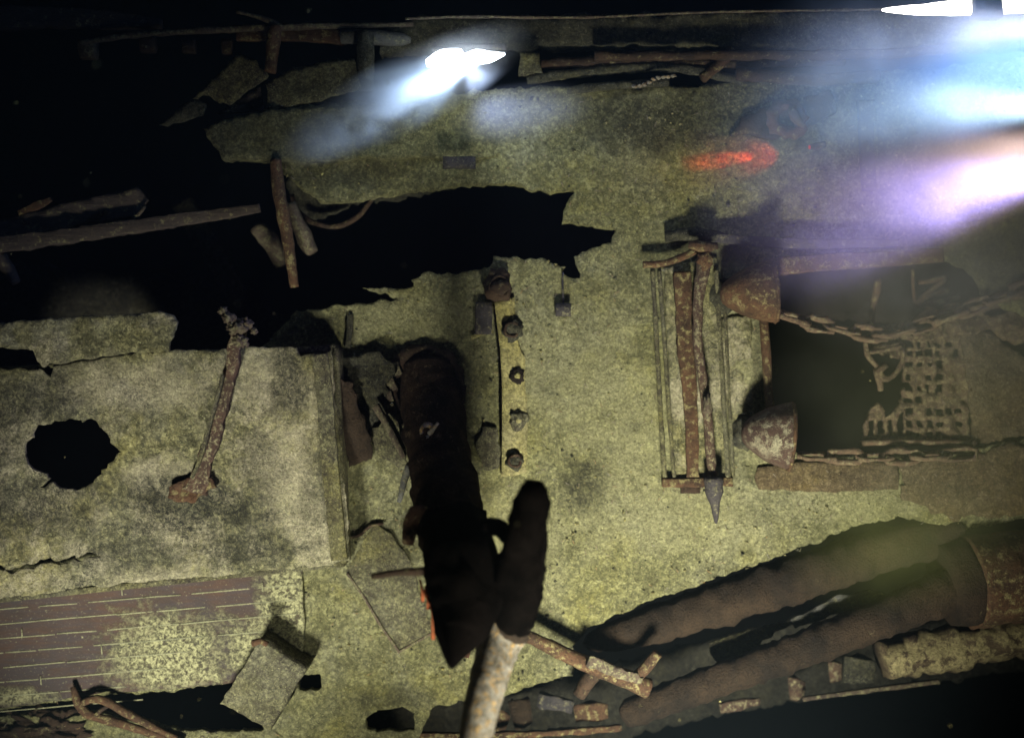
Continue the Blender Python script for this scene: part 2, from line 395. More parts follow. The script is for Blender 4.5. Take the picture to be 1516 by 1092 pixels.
hatch = [(1139, 402), (1250, 395), (1400, 385), (1436, 398), (1462, 440), (1520, 470), (1560, 560), (1565, 640), (1440, 664), (1320, 672), (1190, 672), (1146, 664), (1142, 600), (1137, 520)]
gap_l = [(-120, 1046), (0, 1050), (35, 1046), (157, 1027), (244, 1023), (300, 1015), (345, 1010), (400, 1060), (385, 1084), (261, 1080), (202, 1066), (140, 1052), (95, 1066), (40, 1058), (-120, 1075)]
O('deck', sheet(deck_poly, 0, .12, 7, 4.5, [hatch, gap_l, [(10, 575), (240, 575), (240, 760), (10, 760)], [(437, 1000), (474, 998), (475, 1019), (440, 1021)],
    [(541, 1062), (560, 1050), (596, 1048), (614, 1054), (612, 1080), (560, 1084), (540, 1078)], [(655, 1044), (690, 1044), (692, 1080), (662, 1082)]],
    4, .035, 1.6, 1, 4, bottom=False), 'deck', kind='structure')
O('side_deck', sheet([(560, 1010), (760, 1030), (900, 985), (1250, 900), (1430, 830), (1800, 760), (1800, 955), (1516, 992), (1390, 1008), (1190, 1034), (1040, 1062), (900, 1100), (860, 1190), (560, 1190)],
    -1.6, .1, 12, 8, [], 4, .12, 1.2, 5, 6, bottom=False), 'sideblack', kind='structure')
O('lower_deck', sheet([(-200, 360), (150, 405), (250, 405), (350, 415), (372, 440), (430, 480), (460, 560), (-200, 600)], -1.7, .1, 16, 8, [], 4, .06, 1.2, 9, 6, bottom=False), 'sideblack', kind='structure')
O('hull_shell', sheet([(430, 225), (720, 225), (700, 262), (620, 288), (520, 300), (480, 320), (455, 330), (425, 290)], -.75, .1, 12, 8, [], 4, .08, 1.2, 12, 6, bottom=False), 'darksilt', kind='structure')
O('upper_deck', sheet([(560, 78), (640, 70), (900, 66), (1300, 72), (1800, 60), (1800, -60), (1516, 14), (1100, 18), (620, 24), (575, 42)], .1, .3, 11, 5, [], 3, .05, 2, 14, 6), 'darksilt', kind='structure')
for k, (a, b, z) in enumerate(((1120, 130, -3.0),)): pass
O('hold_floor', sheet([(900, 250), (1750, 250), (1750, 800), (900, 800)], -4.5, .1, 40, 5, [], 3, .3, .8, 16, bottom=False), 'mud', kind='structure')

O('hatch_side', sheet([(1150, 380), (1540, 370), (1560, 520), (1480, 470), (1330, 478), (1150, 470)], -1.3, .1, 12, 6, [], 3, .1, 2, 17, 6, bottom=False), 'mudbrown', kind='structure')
# ------------------------------------------------------------------ raised left roof, planks
roof_poly = [(-160, 560), (-100, 540), (60, 546), (75, 556), (80, 540), (200, 522), (285, 517), (350, 515), (440, 514), (448, 527), (470, 523), (490, 518), (494, 560), (498, 610), (506, 690), (515, 745), (517, 830), (430, 842), (300, 853), (120, 870), (0, 886), (-160, 905)]
hole_b = [(52, 626), (85, 622), (135, 622), (158, 640), (162, 656), (176, 668), (165, 684), (155, 690), (153, 704), (135, 716), (118, 722), (74, 718), (58, 722), (70, 708), (66, 698), (44, 696), (38, 678), (36, 656), (52, 652)]
crack = [(30, 838), (60, 830), (95, 827), (150, 818), (152, 821), (98, 833), (62, 838), (20, 845), (-20, 848), (-20, 842)]
rf = thing('deckhouse_roof', 'pale silted roof plate with a ragged round hole', 'roof', P(250, 700, 0))
O('roof_plate', sheet(roof_poly, lambda x, y: .55, .06, 6.5, 4, [hole_b, crack], 7, .045, 2.2, 2, 4), 'roof', rf)
O('roof_edge', loft([(474, 524, .60, 22), (482, 600, .6, 24), (489, 690, .6, 24), (496, 760, .6, 24), (503, 828, .6, 24)], REC, .35, rough=.12, seed=4), 'plate', rf)
for a, b, s in (((-160, 560), (500, 515), 0), ((500, 515), (512, 830), 1), ((512, 830), (-160, 900), 2)):
    O('side_wall', loft([(a[0], a[1], .25, 10), (b[0], b[1], .25, 10)], REC, 4, .2, .05, seed=s), 'plate', rf)
O('upper_roof_plate', sheet([(-160, 500), (0, 477), (130, 468), (235, 462), (255, 464), (262, 478), (258, 492), (252, 505), (250, 520), (190, 522), (120, 533), (72, 540), (64, 545), (55, 530), (48, 518), (0, 514), (-160, 520)], .66, .07, 7, 3, [], 3, .05, 2.4, 22, 4), 'roof',
  label='narrow yellowish plate lying across the top edge of the pale roof', cat='roof plate')
lp = [(-160, 520), (0, 520), (45, 520), (50, 540), (78, 556), (82, 575), (80, 622), (50, 628), (40, 655), (36, 690), (60, 700), (60, 722), (90, 722), (110, 760), (60, 790), (0, 800), (-160, 810)]
pl = thing('plank_deck', 'brown planked strip with pale seams below the pale roof', 'planking', P(220, 940, 0))
pkp = [(-160, 905), (0, 884), (120, 868), (300, 851), (430, 840), (448, 845), (450, 930), (446, 995), (330, 1012), (244, 1020), (157, 1024), (35, 1044), (-160, 1060)]
O('planking', sheet(pkp, .07, .05, 8, 2, [], 2, .012, 2, 6, 6), 'planks', pl)
rn = random.Random(3)
for i in range(8):
    y0 = 902 + i * 21.5; x = -120
    V = ([], [])
    while x < (440 if i < 4 else 200 - i * 4):
        L = rn.uniform(30, 130); x2 = min(x + L, 440)
        f = lambda q: y0 - q * .083 + (rn.uniform(-.6, .6))
        V = join(V, loft([(x, f(x), .075, 1.7), (x2, f(x2), .075, 1.5)], REC, .3, .15, .3, 9, i))
        x = x2 + rn.choice([0, 0, 3, 16])
    O('seam', V, 'caulk', pl)
for x, y in ((180, 868), (32, 930), (388, 862), (150, 955), (60, 1000), (250, 905)):
    O('butt_joint', loft([(x, y, .086, 1.6), (x + 1, y + 13, .086, 1.6)], REC, .5, .15), 'caulk', pl)
# ledge strip (lit band at the top)
O('deck_ledge', sheet([(300, 190), (350, 172), (405, 163), (530, 156), (640, 148), (780, 150), (860, 160), (830, 205), (760, 225), (700, 236), (560, 234), (410, 238), (330, 234)], lambda x, y: .24 * min(1, max(-.25, (740 - x) / 300)), .2, 8, 4, [], 3, .04, 1.8, 31, 5), 'deck',
  label='long raised silted ledge below the bright white flare', cat='ledge')

# ------------------------------------------------------------------ centre
t = thing('fallen_mast', 'thick black mast rising towards the viewer from its collar in the deck', 'mast', P(632, 560, 0))
O('tube', loft([(636, 545, -.1, 88), (638, 590, .1, 90), (648, 660, .6, 93), (658, 720, 1.1, 98), (666, 775, 1.6, 100), (676, 820, 2.0, 90)], rough=.13, rs=4, seed=1), 'masttube', t)
O('torn_end', loft([(670, 772, 1.75, 92), (682, 830, 2.2, 114), (687, 870, 2.4, 110), (690, 905, 2.6, 96), (686, 935, 2.8, 70), (676, 962, 2.95, 36), (668, 990, 3.05, 6)], rough=.2, rs=3, seed=1), 'black', t)
O('head', loft([(672, 778, 1.85, 92), (690, 830, 2.3, 98), (698, 870, 2.5, 86), (696, 905, 2.65, 84), (684, 940, 2.85, 60)], rough=.08, rs=3, seed=2), 'black', t)
O('left_flank', loft([(636, 830, 2.1, 18), (645, 880, 2.5, 22), (655, 935, 2.8, 24), (667, 985, 3.05, 8)], rough=.1, seed=3), 'black', t)
O('collar', ring(P(630, 572, .08), .50, .10, (0, 0, 1), 32, 8, .25, 1.05), 'rustd', t)
for k, (x, y, ww) in enumerate(((583, 548, 20), (577, 570, 18), (574, 590, 18), (578, 608, 17), (586, 624, 16), (594, 638, 14))):
    O('ring_shard', loft([(x - 3, y - 10, .2, ww), (x + 3, y + 8, .16, ww)], REC, .3, seed=k, rough=.25), 'dusty', t)
O('shackle', join(ring(P(632, 638, 1.0), .10, .035, (.5, .3, 1), 18, 6, .2, .8, 30, 20, 320), loft([(636, 642, 1.0, 8), (648, 626, 1.08, 5)], rough=.2)), 'pale', t)
O('bracket', join(loft([(604, 806, 1.9, 16), (610, 770, 1.8, 24), (616, 757, 1.8, 22), (640, 760, 1.8, 14)], REC, .8, seed=5, rough=.2)), 'rust', t)
O('side_rod', loft([(640, 846, 2.4, 16), (600, 846, 2.4, 11), (575, 849, 2.4, 10), (550, 853, 2.4, 9)], rough=.25, seed=6), 'rustd', t)
for k, (x0, y0, x1, y1) in enumerate(((622, 858, 626, 888), (630, 868, 634, 900), (637, 880, 641, 945), (628, 872, 645, 925))):
    O('rust_strand', loft([(x0, y0, 2.3, 4), ((x0 + x1) / 2 + 1, (y0 + y1) / 2, 2.2, 4), (x1, y1, 2.1, 6)], rough=.4, rs=9, seed=k), 'orange', t)
O('steel_rod', loft([(607, 688, .9, 12), (600, 705, .8, 11), (596, 722, .8, 9), (591, 742, .7, 6)], rough=.15, seed=8), 'grey',
  label='short grey rod hanging at the left side of the black mast', cat='rod')
t = thing('spar', 'dark upright spar with a blunt end, right of the black mast', 'spar', P(765, 930, 2.0))
O('crust', loft([(792, 722, 3.0, 34), (800, 740, 2.95, 26), (800, 790, 2.8, 18), (796, 850, 2.6, 22), (786, 905, 2.3, 20)], rough=.5, rs=6, seed=14), 'black', t)
O('spar_shaft', loft([(764, 925, 2.2, 56), (768, 870, 2.5, 66), (777, 800, 2.8, 60), (785, 750, 3.0, 50), (790, 724, 3.1, 40), (792, 711, 3.1, 24)], rough=.28, rs=4, seed=9), 'black', t)
O('lower_joint', loft([(770, 880, 2.3, 40), (764, 915, 2.2, 54), (760, 936, 2.1, 50)], rough=.3, rs=6, seed=10), 'pipe', t)
O('cross_knob', loft([(715, 778, 2.2, 20), (735, 780, 2.3, 26), (748, 790, 2.4, 24), (760, 800, 2.5, 18)], rough=.25, seed=11), 'black', t)
O('pale_pole', loft([(752, 930, 2.0, 70), (738, 955, 2.1, 62), (725, 1000, 2.4, 58), (712, 1050, 2.7, 54), (700, 1110, 3.0, 46), (690, 1180, 3.4, 42)], rough=.10, rs=8, seed=12), 'pale',
  label='pale pole crusted with orange and white growth at the bottom edge', cat='pole')
O('red_chip', loft([(688, 972, .9, 14), (692, 945, .9, 18)], REC, .4, rough=.3), 'rustred', label='small red plate fragment behind the pale pole', cat='fragment')

t = thing('bolt_strip', 'narrow yellowish strip carrying a row of bolt heads', 'strip', P(757, 570, 0))
O('strip_plate', sheet([(730, 447), (762, 440), (764, 500), (776, 530), (780, 600), (779, 700), (758, 704), (741, 705), (743, 640), (742, 560), (738, 500)], .06, .05, 7, 2, [], 2, .012, 2, 41, 5), 'strip', t)
O('strip_edge', loft([(731, 450, .08, 2), (738, 510, .08, 2.5), (742, 570, .08, 2.5), (742, 640, .08, 2), (742, 700, .08, 1)], REC, 1, rough=.3, seed=3), 'black', t)
for k, (x, y, r, hh, mt) in enumerate(((740, 424, 21, .20, 'rustd'), (758, 488, 15, .09, 'darksilt'), (765, 556, 11, .06, 'pipe'), (767, 622, 13, .08, 'plate'), (762, 682, 12, .10, 'darksilt'))):
    V = lump(P(x, y, .06), (r * .01, r * .0105, hh * 1.2), k * 3, 3, .45)
    b = O('bolt_head', V, mt, t)
    if k in (2, 3): O('bolt_core', lump(P(x + 1, y, .07 + hh * .7), (.05, .05, .05), k, 2, .3), 'strip', b)
    else: O('bolt_core', ring(P(x, y, .07 + hh * .8), r * .007, .022, (.2, .1, 1), 18, 6, .25), 'rustd', b)
O('recess_block', loft([(716, 447, .05, 24), (716, 495, .05, 26)], REC, .5, rough=.15, seed=2), 'slate', label='dark block lying left of the top of the bolt strip', cat='block')
O('thin_flange', loft([(698, 500, .06, 5), (712, 494, .08, 5), (730, 490, .1, 5)], REC, .7, rough=.3), 'strip', label='thin pale flange across the foot of the dark block', cat='flange')
O('square_cap', join(loft([(834, 449, .08, 24), (834, 468, .08, 24)], REC, .35, rough=.12, seed=5), loft([(833, 402, .03, 3), (833, 425, .03, 3), (834, 449, .04, 3)], rough=.4)), 'slate',
  label='small square grey cap on bare deck right of the bolt strip', cat='cap')
O('bent_plate', loft([(725, 632, .06, 24), (722, 662, .06, 34), (728, 695, .06, 22)], REC, .15, rough=.3, seed=8), 'plate', label='crumpled dull plate against the lower left of the bolt strip', cat='plate')
# debris left of mast
dz = thing('collapsed_plates', 'dark heap of torn plates between roof edge and black mast', 'wreckage', P(540, 620, 0))
O('long_plate', sheet([(497, 560), (520, 566), (536, 610), (548, 650), (552, 678), (518, 692), (506, 660), (497, 612)], plane((497, 560, .45), (548, 650, .2), (518, 692, .12)), .05, 8, 6, seed=51, disp=.06), 'pipe', dz)
O('upper_plate', sheet([(500, 530), (560, 522), (585, 540), (572, 570), (580, 600), (545, 640), (520, 590), (502, 570)], plane((500, 530, .1), (585, 540, .3), (545, 640, .15)), .05, 8, 7, seed=52, disp=.08), 'darksilt', dz)
O('slanted_plate', sheet([(545, 640), (580, 612), (598, 650), (606, 690), (590, 692), (566, 678)], plane((545, 640, .12), (580, 612, .35), (590, 692, .15)), .04, 8, 5, seed=53, disp=.05), 'plate', dz)
O('strut', loft([(556, 600, .35, 12), (575, 632, .35, 11), (598, 676, .3, 9)], rough=.3, seed=4), 'dusty', dz)
O('leaning_hatch_cover', sheet([(512, 846), (555, 775), (580, 790), (608, 832), (640, 932), (592, 964)], plane((512, 846, .03), (555, 775, .05), (592, 964, .05)), .03, 8, 3, seed=55, disp=.03), 'plate',
  label='dull brown rectangular cover lying left of the mast head', cat='hatch cover')
O('cover_rim', loft([(514, 848, .05, 4), (540, 885, .05, 3.5), (565, 928, .05, 3.5), (591, 964, .05, 4), (640, 936, .05, 3)], REC, 1, rough=.35, smooth=False), 'dusty', label='thin bent rim along the rectangular cover', cat='rim')
O('fallen_wire', loft([(515, 796, .06, 4), (535, 790, .07, 5), (548, 778, .08, 5), (568, 775, .06, 4)], rough=.4, seed=3), 'rustd', label='short dark wire above the rectangular cover', cat='wire')
O('deck_stub', loft([(519, 465, .04, 9), (517, 495, .05, 9), (515, 515, .04, 8)], REC, .6, rough=.3), 'darksilt', label='short dark rib on the deck right of the roof corner', cat='rib')
# block
t = thing('silted_block', 'square box tipped on its corner at the gap, bottom left', 'box', P(388, 1015, 0))
O('box_lid', sheet([(385, 948), (452, 990), (400, 1080), (326, 1040)], plane((385, 948, .62), (452, 990, .55), (326, 1040, .5)), .5, 6, 2.5, seed=61, disp=.05, dsc=5), 'plate', t)
O('lug', loft([(374, 952, .72, 10), (386, 948, .72, 10), (396, 954, .72, 9)], rough=.3), 'rust', t)
# ledge slot block
O('slot_box', join(loft([(656, 241, .34, 17), (704, 241, .34, 16)], REC, .8, rough=.12, seed=2)), 'slate', label='small dark box on the edge of the raised ledge', cat='box')

# ------------------------------------------------------------------ rust rod over roof
t = thing('rusted_davit_arm', 'long rusted bar lying aslant over the pale roof', 'bar', P(300, 640, .6))
O('bar', loft([(352, 480, .92, 15), (344, 535, .74, 18), (331, 590, .66, 19), (318, 640, .62, 21), (302, 690, .59, 22), (288, 728, .58, 32)], REC, .5, rough=.4, rs=9, seed=1), 'siltrust', t)
O('foot', sheet([(250, 718), (280, 706), (312, 708), (318, 722), (285, 742), (262, 745), (250, 735)], .64, .07, 7, 5, seed=71, disp=.06, dsc=4), 'rust', t)
for k, (x, y, r) in enumerate(((340, 472, .07), (351, 486, .10), (364, 480, .07), (330, 460, .05), (376, 490, .04), (356, 505, .08))):
    O('growth', lump(P(x, y, .95), (r * 1.2, r, r * .8), k, 3, .9, 5), 'dusty', t)
O('fin', loft([(330, 555, .85, 5), (313, 620, .8, 5), (296, 680, .75, 5), (284, 706, .72, 4)], REC, 1.5, rough=.3), 'plate', t)

# ------------------------------------------------------------------ top left wreckage
t = thing('tilted_hatch_board', 'broad brown plank with a pointed end above the long beam at far left', 'plank', P(100, 320, -.2))
O('board', sheet([(-100, 345), (0, 326), (100, 300), (205, 278), (219, 296), (200, 318), (120, 330), (0, 368), (-100, 385)], plane((0, 326, -.2), (205, 278, -.12), (0, 368, -.24)), .07, 9, 2, seed=81, disp=.02), 'wood', t)
O('splinter', loft([(190, 326, -.05, 3), (205, 318, 0, 5), (215, 305, 0, 4)], rough=.3), 'dusty', t)
O('long_beam', loft([(-100, 375, .0, 26), (60, 355, .0, 22), (200, 335, .02, 20), (320, 318, .02, 16), (385, 308, .0, 12)], REC, .5, rough=.2, rs=7, seed=2), 'wood', label='long narrow beam below the pointed brown plank', cat='beam')
O('beam_scrap', loft([(28, 316, -.2, 8), (55, 305, -.2, 12), (76, 295, -.2, 6)], REC, .5, rough=.2), 'rust', label='small rusty scrap above the pointed brown plank', cat='scrap')
O('short_strut', loft([(-10, 368, -.2, 18), (10, 395, -.2, 20), (24, 418, -.2, 14)], rough=.2, seed=3), 'wood', label='short strut stub at the left edge under the long beam', cat='strut')
t = thing('vertical_pipe', 'thin rusty pipe standing across the dark gap', 'pipe', P(425, 400, -.6))
O('pipe', loft([(408, 236, .3, 17), (412, 280, .25, 19), (420, 320, .2, 20), (428, 370, .1, 17), (436, 425, .0, 12)], rough=.18, rs=7, seed=4), 'rust', t)
O('brace', loft([(430, 300, -.1, 14), (440, 330, -.2, 22), (452, 355, -.3, 26), (463, 374, -.3, 16)], rough=.2, seed=5), 'dusty', t)
O('inner_rib', loft([(380, 335, -.8, 20), (395, 352, -.8, 28), (408, 372, -.8, 26), (418, 395, -.8, 18)], rough=.2, seed=6), 'dusty', label='short pale rib left of the thin rusty pipe', cat='rib')
O('curved_frame', loft([(432, 288, -.5, 7), (440, 312, -.5, 8), (465, 330, -.5, 8), (500, 335, -.5, 8), (530, 320, -.5, 8), (552, 294, -.5, 6)], rough=.25), 'rustd', label='thin curved frame in the dark gap below the ledge', cat='frame')
O('diagonal_rib', loft([(350, 445, -1.4, 26), (330, 400, -1.4, 30), (300, 350, -1.5, 34), (270, 300, -1.6, 30)], REC, .4, rough=.15), 'darksilt', label='dim slanted rib deep in the dark gap', cat='rib')
t = thing('rail', 'long thin rail with hanging brackets at top left', 'rail', P(330, 55, .2))
O('rail_bar', loft([(118, 64, .2, 8), (200, 52, .2, 9), (330, 44, .2, 10), (420, 40, .2, 11), (530, 38, .2, 8), (612, 36, .2, 6)], rough=.3, seed=1), 'dusty', t)
for k, (x, y, a, b) in enumerate(((131, 74, 26, 26), (220, 66, 22, 24), (280, 70, 20, 18), (337, 70, 16, 22))):
    O('bracket', loft([(x, y - b * .5, .1, a), (x, y + b * .5, .1, a * .9)], REC, .6, rough=.25, seed=k), 'dusty' if k < 1 else 'rustd', t)
O('rust_beam', loft([(350, 55, .1, 12), (430, 52, .1, 18), (500, 56, .1, 20), (512, 66, .1, 14)], REC, .5, rough=.15), 'rust', label='reddish flat beam under the long thin rail', cat='beam')
O('rounded_cylinder', loft([(505, 55, .2, 20), (540, 55, .2, 22), (575, 57, .2, 21), (598, 59, .2, 17), (608, 60, .2, 8)], rough=.06), 'grey', label='grey cylinder with a rounded end beside the post', cat='cylinder')
O('dark_post', loft([(540, 48, .35, 24), (541, 90, .3, 26), (543, 135, .25, 22)], rough=.2, seed=3), 'darksilt', label='dark stout post crossing the grey cylinder', cat='post')
O('rusty_post', loft([(408, 38, .3, 18), (404, 70, .25, 20), (400, 108, .2, 16)], rough=.2, seed=3), 'rust', label='rusty post below the long thin rail', cat='post')
O('twisted_rail_end', loft([(350, 18, .3, 5), (380, 25, .3, 6), (405, 34, .3, 8), (420, 42, .3, 5)], rough=.4), 'dusty', label='bent twig of metal above the rusty post', cat='rail end')
O('blue_brown_beam', loft([(-60, 34, 0, 36), (40, 26, 0, 30), (150, 30, 0, 26), (240, 36, 0, 14)], REC, .5, rough=.15, seed=5), 'wood', label='dim bluish beam at the upper left corner', cat='beam')
O('mottled_plate', sheet([(284, 146), (352, 82), (378, 90), (396, 112), (340, 156), (300, 140)], plane((284, 146, 0), (352, 82, .2), (340, 156, .1)), .05, 7, 4, seed=91, disp=.04), 'plate', label='mottled tilted plate left of the rusty post', cat='plate')
O('plain_triangle', sheet([(322, 168), (386, 128), (389, 163)], .05, .04, 8, 1, seed=92), 'wood', label='plain brown triangular plate under the mottled plate', cat='plate')
O('corner_scrap', sheet([(236, 184), (280, 148), (308, 150), (300, 172), (270, 180)], 0, .04, 8, 4, seed=93), 'darksilt', label='dim silted scrap left of the triangular plate', cat='scrap')
O('yellow_plate', sheet([(392, 122), (440, 98), (524, 86), (535, 130), (470, 148), (400, 162)], plane((392, 122, .15), (524, 86, .3), (400, 162, .2)), .06, 8, 3, seed=94, disp=.03), 'plate', label='yellowish silted plate right of the rusty post', cat='plate')

# ------------------------------------------------------------------ top right band
O('rail_line', loft([(600, 28, .42, 4), (700, 25, .42, 5), (860, 26, .42, 4), (1060, 18, .42, 4), (1310, 14, .42, 4), (1480, 8, .42, 4)], rough=.5, rs=8), 'dusty', label='thin crusted rail along the top edge', cat='rail')
t = thing('wreckage_trough', 'dark tangled beams between ledge and upper deck', 'wreckage', P(1000, 100, 0))
for k, q in enumerate((([(800, 95), (900, 92), (1040, 95), (1250, 88)], 16, 'rustd'), ([(780, 118), (880, 106), (990, 100), (1100, 120)], 14, 'darksilt'), ([(1040, 118), (1060, 100), (1085, 75)], 16, 'rust'),
        ([(840, 134), (900, 128), (990, 122)], 12, 'darksilt'), ([(1090, 110), (1200, 118), (1300, 112)], 18, 'rustd'), ([(880, 84), (1060, 82), (1300, 80), (1420, 70)], 14, 'rustd'))):
    O('beam', loft([(x, y, .12 + k * .04, q[1]) for x, y in q[0]], rough=.3, seed=k), q[2], t)
O('worm_chain', join(*[lump(P(940 + i * 7, 128 - i * 2.2 + 2 * math.sin(i), .35), (.045, .028, .03), i, 2, .5) for i in range(9)]), 'pale', label='small line of pale crumbs right of the bright flare', cat='crumbs')
O('small_plate', sheet([(770, 78), (798, 80), (802, 108), (768, 112)], .3, .05, 7, 2, seed=95), 'plate', label='small dull plate just right of the bright flare', cat='plate')
t = thing('rusted_winch', 'dim rounded rusty fitting on the deck above the red streak', 'winch', P(1165, 180, 0))
O('drum', ring(P(1165, 176, .1), .22, .08, (0, 0, 1), 26, 8, .3), 'rustred', t)
O('base', sheet([(1080, 200), (1110, 168), (1160, 150), (1230, 135), (1240, 165), (1200, 190), (1150, 205)], .08, .08, 8, 5, seed=96, disp=.05), 'rustd', t)
O('cleat', loft([(1172, 160, .25, 10), (1176, 175, .28, 14), (1190, 186, .25, 8)], rough=.3), 'rust', t)
t = thing('bulkhead_post', 'dark upright channel left of the glare at top right', 'post', P(1283, 220, 0))
O('channel', loft([(1281, 150, .25, 24), (1285, 210, .25, 24), (1288, 282, .25, 22)], REC, .5, rough=.05), 'slate', t)
O('flange', loft([(1295, 180, .3, 4), (1298, 240, .3, 5), (1300, 280, .3, 4)], REC, 1, rough=.3), 'plate', t)

# ------------------------------------------------------------------ right: panel, hoods, hatch
t = thing('door_frame', 'tall frame with double ribs left of the hatch', 'frame', P(1010, 560, 0))
for k, (x0, x1, ww, mt) in enumerate(((966, 984, 7, 'plate'), (976, 998, 6, 'plate'), (1060, 1078, 7, 'plate'), (1070, 1086, 5, 'plate'))):
    O('rib', loft([(x0, 400, .10, ww), ((x0 * 2 + x1) / 3, 500, .1, ww), ((x0 + x1 * 2) / 3, 610, .1, ww), (x1, 706, .1, ww)], rough=.25, seed=k), mt, t)
O('panel', sheet([(984, 396), (1062, 380), (1074, 560), (1082, 712), (1000, 714), (990, 560)], .05, .05, 9, 2, seed=101), 'roof', t)
O('plank', loft([(1010, 402, .12, 26), (1014, 500, .12, 25), (1022, 600, .12, 20), (1026, 706, .12, 18)], REC, .3, rough=.2, seed=2), 'rust', t)
O('top_bar', loft([(952, 392, .2, 10), (990, 388, .2, 10), (1040, 366, .2, 12)], rough=.25), 'rust', t)
O('bottom_bar', loft([(980, 714, .1, 13), (1030, 714, .1, 13), (1084, 712, .1, 14)], REC, .7, rough=.25), 'rust', t)
O('bottom_lug', loft([(1008, 724, .08, 12), (1036, 724, .08, 12)], REC, .7, rough=.3), 'rustd', t)
t = thing('spindle', 'long thin spindle with T handle and pointed foot on the tall frame', 'spindle', P(1050, 600, .2))
O('shaft', loft([(1043, 382, .30, 22), (1034, 440, .28, 16), (1033, 510, .28, 15), (1043, 580, .28, 14), (1050, 650, .28, 14), (1056, 720, .28, 15)], rough=.25, rs=7, seed=3), 'siltrust', t)
O('handle', join(loft([(1020, 362, .42, 12), (1042, 366, .42, 16), (1062, 364, .42, 11)], rough=.3), lump(P(1044, 384, .4), (.11, .13, .1), 3, 3, .5)), 'rust', t)
O('point', loft([(1056, 706, .36, 28), (1057, 728, .34, 26), (1059, 750, .3, 13), (1060, 774, .26, 4)], rough=.15, seed=6), 'slate', t)
O('crust_patch', lump(P(1047, 600, .45), (.06, .16, .05), 8, 3, .5), 'dusty', t)
def hood(name, label, ax, ay, rx, ry, rr, z, mt, seed):
    t = thing(name, label, 'ventilator hood', P((ax + rx) / 2, (ay + ry) / 2, 0))
    a, b = P(ax, ay, z * .8), P(rx, ry, z); d = (b - a); L = d.length; d.normalize()
    s = d.cross(Vector((0, 0, 1))).normalized(); u = s.cross(d)
    prof = [(0, .12), (.03, .28), (.12, .44), (.28, .62), (.48, .80), (.7, .93), (.86, 1.0), (.96, 1.03), (1.0, 1.0)]
    V, F = [], []; n = 30
    for i, (q, k) in enumerate(prof + [(.97, .93), (.8, .86), (.5, .7), (.2, .4)]):
        for j in range(n):
            g = 2 * math.pi * j / n; p = a + d * (L * q) + (s * math.cos(g) + u * math.sin(g)) * rr * k
            p += (p - a) * .05 * fr(tuple(p + Vector((seed, 0, 0))), 5); V.append(p)
    m = len(V) // n
    for i in range(m - 1):
        for j in range(n): F.append((i * n + j, i * n + (j + 1) % n, (i + 1) * n + (j + 1) % n, (i + 1) * n + j))
    F.append(tuple(range(n))[::-1]); F.append(tuple(range((m - 1) * n, m * n)))
    O('cone', (V, F), mt, t)
    q = b - d * .02
    O('rim', ring(q, rr * 1.0, .03, d, 36, 6, .3), 'rust', t)
    O('base_pad', lump(P(ax + 5, ay + 2, .02), (.22, .26, .18), seed, 3, .4), 'darksilt', t)
hood('ventilator_hood', 'rusty bell shaped hood at the upper left corner of the hatch', 1066, 436, 1148, 430, .44, .55, 'rust', 1)
hood('ventilator_hood', 'bell shaped hood dusted with pale silt at the lower left corner of the hatch', 1098, 640, 1172, 645, .47, .5, 'hood', 2)
O('hatch_side_pipe', loft([(1131, 470, .12, 14), (1134, 520, .12, 14), (1137, 570, .12, 12), (1141, 612, .12, 14)], rough=.15), 'rust', label='rusty pipe along the left rim of the hatch', cat='pipe')
O('hatch_beam', loft([(1152, 394, .25, 26), (1230, 388, .25, 24), (1310, 384, .25, 22), (1395, 378, .25, 20)], REC, .6, rough=.15, seed=4), 'rust', label='straight beam along the upper rim of the hatch', cat='beam')
O('dark_rail', loft([(1060, 352, .2, 12), (1130, 358, .2, 15), (1220, 362, .2, 14), (1330, 360, .2, 12)], REC, .6, rough=.2, seed=4), 'slate', label='dark flat rail above the hatch beam', cat='rail')
O('dark_smudge_rail', loft([(985, 350, .1, 16), (1030, 346, .12, 20), (1080, 356, .12, 16)], rough=.3, seed=6), 'darksilt', label='dark silted lump behind the T handle', cat='lump')
def chain(label, pts, n, ww, mt='chain'):
    t = thing('chain', label, 'chain', P(pts[0][0], pts[0][1], pts[0][2]))
    W = [P(*p) for p in pts]; cum = [0]
    for i in range(1, len(W)): cum.append(cum[-1] + (W[i] - W[i - 1]).length)
    def at(s):
        s = min(max(s, 0), cum[-1] - 1e-6)
        for i in range(1, len(W)):
            if s <= cum[i]: return W[i - 1].lerp(W[i], (s - cum[i - 1]) / (cum[i] - cum[i - 1]))
    Lk = cum[-1] / n
    for i in range(n):
        c = at((i + .5) * Lk); d = (at((i + 1) * Lk) - at(i * Lk)).normalized()
        s = d.cross(Vector((0, 0, 1))).normalized(); u = s.cross(d)
        tw = R(12 if i % 2 else 66) ; s2 = s * math.cos(tw) + u * math.sin(tw); nn = d.cross(s2)
        V, F = [], []; seg, ts = 20, 8; r = ww * .0026 * (1 + .25 * math.sin(i * 2.3))
        for k in range(seg):
            a = 2 * math.pi * k / seg; cx = math.cos(a); cy = math.sin(a)
            X = math.copysign(abs(cx) ** .7, cx) * Lk * .66; Y = math.copysign(abs(cy) ** .8, cy) * ww * .0062
            rad = (d * cx + s2 * cy).normalized()
            for j in range(ts):
                b = 2 * math.pi * j / ts; p = c + d * X + s2 * Y + (rad * math.cos(b) + nn * math.sin(b)) * r
                p += (p - c) * .22 * noise.noise(p * 9) + (rad * math.cos(b) + nn * math.sin(b)) * r * .9 * noise.noise(p * 17); V.append(p)
        for k in range(seg):
            for j in range(ts):
                e = ((k + 1) % seg) * ts; F.append((k * ts + j, e + j, e + (j + 1) % ts, k * ts + (j + 1) % ts))
        O('link', (V, F), mt, t)
